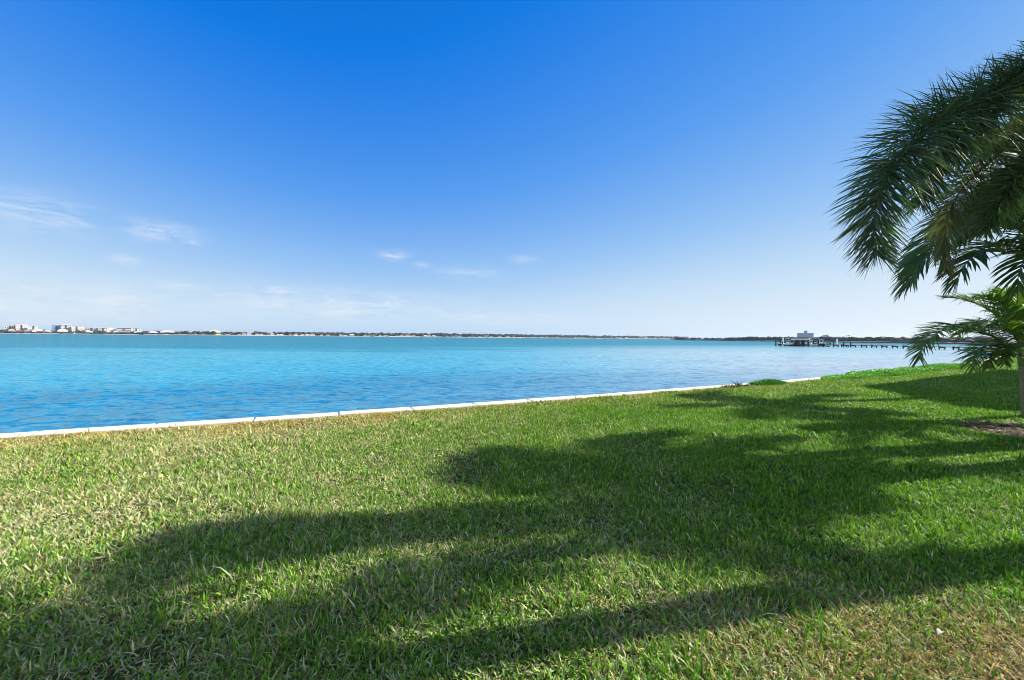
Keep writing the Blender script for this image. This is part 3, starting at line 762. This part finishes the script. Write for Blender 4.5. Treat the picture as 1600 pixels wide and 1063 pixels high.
WALLC = {}
def wallmat(c, r=.8):
    key = tuple(c)
    if key not in WALLC: WALLC[key] = plain('stucco', c, r, .06, .02)
    return WALLC[key]
def block(name, cat, label, p0, p1, ytop, Zoff, col, floors=4, bays=6, roofbox=None, wcol=None, group=None, depth=16, fn=shore_Z, wfrac=.55, face=.95):
    """apartment block: wall, window bands by floor, roof box"""
    pm = (p0+p1)/2; Z = fn(pm)+Zoff; az = math.atan((pm-800)/F); zt = PZ(pm, ytop+(1.7 if fn is shore_Z else 0), Z); zb = WATER+1.0
    root = empty(name, (PX(pm, Z), Z, zb), -az*face); tag(root, label, cat, group)
    W = (p1-p0)/F*Z*math.cos(az); Hh = zt-zb
    MB().box(-W/2, W/2, 0, depth, 0, Hh).build('wall', wallmat(col), root)
    fl = Hh/floors; bw = W/bays
    wm = wallmat(wcol, .3) if wcol else M['shade_window']
    for f in range(floors):
        mb = MB()
        for b in range(bays):
            xa = -W/2+bw*(b+.5-wfrac/2); mb.box(xa, xa+bw*wfrac, -.12, .0, fl*(f+.28), fl*(f+.78))
        mb.build('window', wm, root)
        MB().box(-W/2-.3, W/2+.3, -.9, -.13, fl*(f+1)-.35, fl*(f+1)-.1).build('balcony', wallmat(col), root)
    MB().box(-W/2-.4, W/2+.4, -.3, depth+.3, Hh, Hh+.8).build('roof', wallmat(tuple(.85*c for c in col)), root)
    if fn is shore_Z:                                              # raised dark strips stand in for shaded recesses between the wings
        k = max(1, int(W/20))
        for q in range(k):
            xx = -W/2+W*(q+1)/(k+1)+random.uniform(-3, 3); MB().box(xx-1.6, xx+1.6, -1.0, -.14, 0, Hh-.6).build('recess_shade_strip', M['shade_window'], root)
    if roofbox:
        a, b, h = roofbox
        MB().box(-W/2+W*a, -W/2+W*b, depth*.3, depth*.8, Hh+.8, Hh+.8+h).build('roof_house', wallmat(tuple(.7*c for c in col)), root)
    return root
def house(label, p0, p1, ytop, Zoff, col, roof, group=None, fn=shore_Z, gable='side', depth=10, nwin=3):
    pm = (p0+p1)/2; Z = fn(pm)+Zoff; az = math.atan((pm-800)/F); zt = PZ(pm, ytop, Z); zb = WATER+1.0
    root = empty('house', (PX(pm, Z), Z, zb), -az*.95); tag(root, label, 'house', group)
    W = (p1-p0)/F*Z*math.cos(az); Hh = max(3.0, zt-zb); e = Hh*.60
    MB().box(-W/2, W/2, 0, depth, 0, e).build('wall', wallmat(col), root)
    o = W*.06+.3
    if gable == 'front':
        poly = [(-W/2-o, e), (W/2+o, e), (W/2+o, e+.35), (0, Hh), (-W/2-o, e+.35)]
        MB().prism(poly, -.6, depth+.6).build('roof', wallmat(roof), root)
    else:
        MB().add([(-W/2-o, -.8, e), (W/2+o, -.8, e), (W/2+o, depth+.8, e), (-W/2-o, depth+.8, e), (-W*.28, depth/2, Hh), (W*.28, depth/2, Hh)],
                 [(3, 2, 1, 0), (0, 1, 5, 4), (1, 2, 5), (2, 3, 4, 5), (3, 0, 4)]).build('roof', wallmat(roof), root)
    for k in range(nwin):
        xx = -W/2+W*(k+.5)/nwin; MB().box(xx-W*.09, xx+W*.09, -.1, 0, e*.30, e*.75).build('window', M['shade_window'], root)
    return root
WH = (.62, .615, .60); CR = (.74, .68, .55); BL = (.22, .36, .52); PK = (.70, .56, .50); GY = (.55, .57, .60)
AB = ('apartment_building', 'apartment block')
block(*AB, 'white apartment block at the far left end of the skyline', 7, 24, 507, 110, WH, 5, 6, (0, .18, 2))
block(*AB, 'tallest white apartment block of the left cluster with a dark roof box', 25, 43, 506, 112, WH, 5, 6, (.45, .8, 1.6), wcol=(.45, .42, .38))
block(*AB, 'white apartment block closing the left cluster, lower to its right', 44, 58, 508, 108, WH, 5, 5, wcol=(.5, .47, .42))
block(*AB, 'blue apartment block standing alone left of a white tower', 81, 94.5, 507, 100, BL, 6, 4, wcol=(.08, .17, .30))
block(*AB, 'white tower block with a grey roof box right of the blue block', 95, 111.5, 506.4, 104, WH, 6, 5, (.2, .8, 2), wfrac=.4)
block(*AB, 'broad white block with cream stripes right of the tower', 112.5, 131, 508.5, 106, WH, 5, 5, wcol=(.62, .55, .36), wfrac=.35)
block(*AB, 'dark glazed block with white columns in the middle of the left skyline', 133, 153, 510.3, 100, (.62, .65, .7), 4, 6, wfrac=.8)
block(*AB, 'white and brown block between the two dark glazed blocks', 154.5, 168, 511, 100, WH, 4, 4, wcol=(.25, .17, .12), wfrac=.45)
block(*AB, 'dark glazed block with slim pale columns right of the low white one', 182, 205, 511, 96, (.55, .6, .66), 4, 7, (.75, .9, 1.5), wfrac=.84)
block(*AB, 'narrow white block with a dark slit at the right end of the skyline', 206.5, 220, 511.4, 88, WH, 4, 3, wcol=(.15, .12, .11), wfrac=.3)
house('low white house between the dark glazed blocks', 169, 181, 512.5, 90, WH, (.7, .69, .67))
house('house with a brown roof in front of the leftmost white block', 13, 23, 514.3, 40, (.5, .4, .36), (.42, .30, .26))
house('house with a dark red roof in front of the tallest white block', 24, 35, 515, 34, (.34, .16, .15), (.30, .13, .12), gable='front')
house('violet grey gabled house on the water at the far left', 37.5, 48.5, 515, 30, (.30, .26, .48), (.34, .3, .52), gable='front')
house('small white house right of the violet gabled one', 50, 56.5, 514.5, 26, WH, WH, gable='front', nwin=2)
house('dark roofed house with a white slope near the gap in the skyline', 57.5, 66, 514.5, 40, (.2, .15, .15), (.7, .7, .7))
house('long low grey house in the gap left of the blue block', 67, 80, 516, 60, (.40, .42, .45), (.6, .62, .64))
house('pale grey low house in front of the white tower', 90, 106, 514.7, 60, GY, (.66, .68, .7))
house('cream house on the shore below the first dark glazed block', 134, 145, 517.3, 26, CR, WH)
house('pink house with a pointed roof on the shore', 166, 172.5, 516.8, 24, PK, (.76, .62, .58), gable='front', nwin=2)
house('small pale pink house right of the pointed one', 178, 184, 517.3, 24, PK, PK, nwin=2)
house('brown roofed row house below the second dark glazed block', 185, 204, 517, 26, (.36, .22, .16), (.30, .18, .14), nwin=5)
house('small white house at the foot of the narrow slit block', 209, 221, 518.2, 22, WH, WH)
house('pink house with dark trees on both sides', 232.5, 246, 518, 24, (.74, .62, .58), (.72, .58, .54))
house('large bright white house with a white hip roof', 250.5, 273, 516.8, 24, WH, WH, nwin=4)
house('tan house with a gable among trees', 296, 306, 516.8, 24, (.55, .42, .26), (.6, .46, .28), gable='front', nwin=2)
house('wide yellow house with dark windows by the pale beach', 326, 344, 516.6, 26, (.72, .62, .34), (.74, .66, .40), nwin=4)
house('tall yellowish house rising over the trees', 512, 519, 518.5, 40, (.66, .58, .34), (.7, .6, .36), gable='front', nwin=2)
cols = [(WH, 'white'), (CR, 'cream'), (GY, 'grey'), (PK, 'pinkish')]
p = 352
while p < 1060:
    wpx = random.uniform(4, 9) if p < 800 else random.uniform(3, 6)
    (c, cn) = random.choice(cols); d = random.uniform(2, 13)
    yt = 519.9+.00893*p-random.uniform(.6, 2.6)*(1 if p < 800 else .7)
    house('tiny pale house among the dark trees of the far shore', p, p+wpx, yt, d, c, random.choice([c, (.45, .25, .19), (.6, .6, .6), (.40, .30, .26)]), 'tiny houses along the far shore', nwin=2)
    p += wpx+random.choice([random.uniform(.5, 3), random.uniform(3, 16)])
p = 1075
while p < 1190:
    wpx = random.uniform(4, 8); c = random.choice(cols)[0]
    house('small hazy house on the right hand shore left of the pier', p, p+wpx, yh(p)-random.uniform(1, 3), random.uniform(4, 30), c, (.5, .45, .45), 'small houses on the right shore', fn=right_Z, depth=7, nwin=2)
    p += wpx+random.uniform(6, 18)
# hotel on the right shore, distant haze put into its colours as blue
block('hotel_building', 'hotel', 'wide haze tinted slab block with a roof tower behind the pier head', 1245.5, 1271, 521.0, 900, (.27, .35, .50), 9, 10, (.43, .62, 8), wcol=(.13, .19, .33), depth=18, fn=right_Z, wfrac=.5)

# causeway bridge in the distance
def bridge():
    Z = 2650; x0, x1 = PX(985, Z), PX(1062, Z)
    root = empty('bridge', ((x0+x1)/2, Z, WATER)); tag(root, 'very low pale causeway bridge arching on the horizon', 'bridge')
    W = x1-x0; n = 24; top = []
    for i in range(n+1): u = i/n; top.append((-W/2+W*u, 6+11*math.sin(math.pi*u)))
    poly = top + [(x, z-2.6) for x, z in reversed(top)]
    m = MB()
    for i in range(n): m.prism([top[i], top[i+1], (top[i+1][0], top[i+1][1]-2.6), (top[i][0], top[i][1]-2.6)], 0, 14)
    m.build('deck', wallmat((.66, .60, .55)), root)
    for i in range(1, n): MB().box(top[i][0]-1.5, top[i][0]+1.5, 3, 11, -2, top[i][1]-2.6).build('pier_column', wallmat((.6, .56, .52)), root)
bridge()

# ------------------------------------------------------------------ pier, lift, boats
A = Vector((PX(1216, 143), 143, 0)); Bp = Vector((PX(1298, 136), 136, 0)); Cp = Vector((PX(1420, 119), 119, 0)); Dp = Vector((PX(1570, 96), 96, 0))
def pier():
    root = empty('pier', (Cp.x, Cp.y, 0)); tag(root, 'long low wooden pier on dark pilings running out over the bay', 'pier')
    o = Vector((Cp.x, Cp.y, 0)); dz = PZ(1420, 540.0, 119)
    d = (Bp-Dp); L = d.length; ang = math.atan2(d.y, d.x); mid = (Bp+Dp)/2-o
    MB().box(-L/2, L/2, -.8, .8, dz-.14, dz+.03, ang, (mid.x, mid.y)).build('deck', M['deck'], root)
    MB().box(-L/2, L/2, -.72, -.60, dz-.24, dz-.14, ang, (mid.x, mid.y)).box(-L/2, L/2, .60, .72, dz-.24, dz-.14, ang, (mid.x, mid.y)).build('stringer', M['dark_wood'], root)
    u = d.normalized(); nn = Vector((-u.y, u.x, 0))
    for p, tall in [(1306, 0), (1319, .0), (1322, .8), (1333, .7), (1350, 0), (1366, 0), (1382, 0), (1398.5, 0), (1415.5, 0), (1433, 0), (1452, 0), (1472, 0), (1494, 0), (1518, 0), (1545, 0)]:
        # where the sight line meets the pier axis
        r = (p-800)/F; k = (Dp.x - r*Dp.y)/(r*d.y - d.x); q = Dp + d*k - o
        for s in (-1, 1):
            c = q+nn*.95*s
            MB().tube([(c.x, c.y, -2.2), (c.x, c.y, dz+(tall if s > 0 else 0)+.05)], [.17, .15], 9).build('piling', M['dark_wood'], root)
        MB().box(-.16, .16, -1.1, 1.1, dz-.48, dz-.24, ang, (q.x, q.y)).build('cross_beam', M['dark_wood'], root)
    # head platform
    d2 = A-Bp; a2 = math.atan2(d2.y, d2.x); m2 = (A+Bp)/2-o
    MB().box(-d2.length/2, d2.length/2, -1.2, 1.2, dz-.16, dz-.01, a2, (m2.x, m2.y)).build('head_deck', M['deck'], root)
    for i in range(12):
        q = A.lerp(Bp, i/11)-o
        for s in (-1, 1):
            MB().tube([(q.x, q.y+s*1.25, -2.2), (q.x+random.uniform(-.05, .05), q.y+s*1.25, dz+random.choice([.3, .9, 1.4]))], [.22, .19], 9).build('piling', M['dark_wood'], root)
    MB().box(-d2.length/2, d2.length/2, -1.1, -.95, dz-.75, dz-.16, a2, (m2.x, m2.y)).build('skirt_beam', M['dark_wood'], root)
pier()
def lift(p0, p1, Z, ztop, label):
    x0, x1 = PX(p0, Z), PX(p1, Z); root = empty('boat_lift', ((x0+x1)/2, Z, WATER)); tag(root, label, 'boat lift')
    w_ = (x1-x0)/2
    for x in (-w_, w_):
        for y in (-1.6, 1.6): MB().tube([(x, y, -1.5), (x, y, ztop-WATER)], [.26, .24], 9).build('piling', M['dark_wood'], root)
        MB().box(x-.12, x+.12, -2.0, 2.0, ztop-WATER, ztop-WATER+.25).build('top_beam', M['deck'], root)
    MB().box(-w_-.3, w_+.3, -1.75, -1.5, ztop-WATER+.25, ztop-WATER+.45).box(-w_-.3, w_+.3, 1.5, 1.75, ztop-WATER+.25, ztop-WATER+.45).build('cross_beam', M['deck'], root)
    MB().box(-w_, w_, -.9, -.7, .55, .75).box(-w_, w_, .7, .9, .55, .75).build('cradle', M['dark_wood'], root)
lift(1242.5, 1248.5, 136.5, PZ(1245, 531.5, 136.5), 'tall dark boat lift at the pier head, left of the other lift')
lift(1251, 1257.5, 136.5, PZ(1254, 531.5, 136.5), 'tall dark boat lift at the pier head, right of the other lift')
def motorboat(x, y, L, rz, z, label, hull=None, canopy=True, cover=None):
    root = empty('motorboat', (x, y, z), rz); tag(root, label, 'motorboat')
    secs = []; n = 9
    for i in range(n):
        u = i/(n-1); b = L*.16*(1-max(0, (u-.45)/.55)**2.2); k = L*.03+L*.07*u*u; fr = L*.14+L*.05*u*u
        X = L*(u-.5)
        secs.append([(X, -b, fr), (X, -b*.82, fr*.45+k*.4), (X, 0, k*.6), (X, b*.82, fr*.45+k*.4), (X, b, fr), (X, b*.8, fr-.02*L), (X, 0, fr-.03*L), (X, -b*.8, fr-.02*L)])
    vs = [p for s in secs for p in s]; fs = []
    for i in range(n-1):
        for k in range(8): fs.append((i*8+k, i*8+(k+1) % 8, (i+1)*8+(k+1) % 8, (i+1)*8+k))
    fs += [tuple(range(8)), tuple((n-1)*8+k for k in range(7, -1, -1))]
    MB().add(vs, fs).build('hull', hull or M['white'], root)
    if cover:
        cs = []
        for i in range(7):
            u = .04+.9*i/6; b = L*.165*(1-max(0, (u-.45)/.55)**2.2)+.02; fr = L*.14+L*.05*u*u+.01; pk = fr+L*.11*math.sin(math.pi*min(1, u*.8+.15)); X = L*(u-.5)
            cs.append([(X, -b, fr-.1), (X, -b, fr), (X, -b*.5, (fr+pk)/2+.05), (X, 0, pk), (X, b*.5, (fr+pk)/2+.05), (X, b, fr), (X, b, fr-.1)])
        vs = [p for s in cs for p in s]; fs = []
        for i in range(6):
            for k in range(6): fs.append((i*7+k, i*7+k+1, (i+1)*7+k+1, (i+1)*7+k))
        fs += [tuple(range(7)), tuple(6*7+k for k in range(6, -1, -1))]
        MB().add(vs, fs).build('cover', cover, root, True)
    else:
        MB().box(-L*.05, L*.07, -L*.06, L*.06, L*.12, L*.26).build('console', M['white'], root)
        MB().box(L*.05, L*.07, -L*.065, L*.065, L*.26, L*.33).build('windscreen', M['shade_window'], root)
        MB().box(-L*.56, -L*.49, -L*.035, L*.035, L*.05, L*.24).build('outboard_motor', M['dark_wood'], root)
        if canopy:
            MB().box(-L*.12, L*.10, -L*.11, L*.11, L*.44, L*.455).build('canopy', M['white'], root)
            for a in (-.1, .08):
                for b in (-.09, .09): MB().tube([(L*a, L*b, L*.14), (L*a, L*b, L*.44)], .03, 6).build('canopy_post', M['white'], root)
    return root
motorboat(PX(1231, 137), 137, 4.6, .3, WATER+.35, 'small white open boat at the left end of the pier head', canopy=False)
motorboat(PX(1267, 135), 135, 4.0, 2.2, WATER+.2, 'white canopied boat just right of the tall lifts', canopy=True)
motorboat(PX(1283, 134), 134, 4.6, 2.7, WATER+.3, 'dark hulled canopied boat beside the pier head', hull=M['dark_wood'])
motorboat(PX(1293.5, 133), 133, 3.4, .8, WATER+.25, 'small white boat with raised bow where the pier meets its head', canopy=False)
motorboat(PX(583, 1360), 1360, 17, .15, WATER-.2, 'white motor yacht running close to the far shore')
motorboat(PX(116, 1080), 1080, 14, 3.0, WATER-.2, 'white motor yacht moored below the broad white block on the far shore', canopy=True)
motorboat(PX(690, 1500), 1500, 12, 2.9, WATER-.2, 'tiny white boat off the middle of the far shore', canopy=False)
motorboat(PX(1541, 47), 47.0, 3.6, 2.7, -.42, 'low boat under a blue canvas cover beyond the end of the lawn', cover=M['blue_canvas'])
def white_pile(p, ytop, Z, label):
    z = PZ(p, ytop, Z); root = empty('mooring_post', (PX(p, Z), Z, WATER)); tag(root, label, 'mooring post', 'white capped posts at the pier head')
    MB().tube([(0, 0, -1.5), (0, 0, z-WATER-.35)], [.28, .26], 10).build('post', M['white'], root)
    MB().tube([(0, 0, z-WATER-.35), (0, 0, z-WATER-.3), (0, 0, z-WATER)], [.32, .32, .03], 10).build('cap', M['white'], root)
white_pile(1223, 528.5, 140, 'white capped mooring post at the left end of the pier head')
white_pile(1264.5, 528.5, 138, 'white capped mooring post right of the tall boat lifts')
white_pile(1307.5, 529.5, 150, 'white capped mooring post at the landward end of the pier head')

# lone palms poking over the right shore
fp = None
for (p, yt) in [(1288, 524.5), (1291.5, 524.2), (1325, 525), (1375, 527), (1410, 527.5)]:
    Z = right_Z(p)+15; x = PX(p, Z); zt = PZ(p, yt, Z)
    root = empty('palm_tree', (x, Z, WATER+1)); tag(root, 'tiny dark palm standing above the flat right hand tree line', 'palm tree', 'tiny palms over the right shore')
    hh = zt-WATER-1
    MB().tube([(0, 0, 0), (.1, 0, hh*.5), (0, 0, hh)], [.22, .18, .14], 7).build('trunk', M['twig'], root)
    me, _ = None, None
    mb = MB()
    for k in range(13):
        a = 2*math.pi*k/13; e = random.uniform(-.2, .9); l = random.uniform(1.5, 2.2)
        mb.tube([(0, 0, hh), (l*.5*math.cos(a), l*.5*math.sin(a), hh+l*.45*e), (l*math.cos(a), l*math.sin(a), hh+l*.3*e-.5)], [.10, .28, .03], 4)
    mb.build('crown', M['crownshaft'], root)

# ------------------------------------------------------------------ air
HAZE = 0.00007
if HAZE > 0:
    m, t, out = new_mat('haze_air')
    v = t.n('ShaderNodeVolumePrincipled'); v.inputs['Color'].default_value = (.70, .82, 1.0, 1); v.inputs['Density'].default_value = HAZE; v.inputs['Anisotropy'].default_value = .3
    t.l(v.outputs[0], out.inputs['Volume'])
    o = MB().box(-3700, 3700, -350, 4300, WATER-1.2-2.2, 38).build('haze', m); tag(o, kind='stuff')
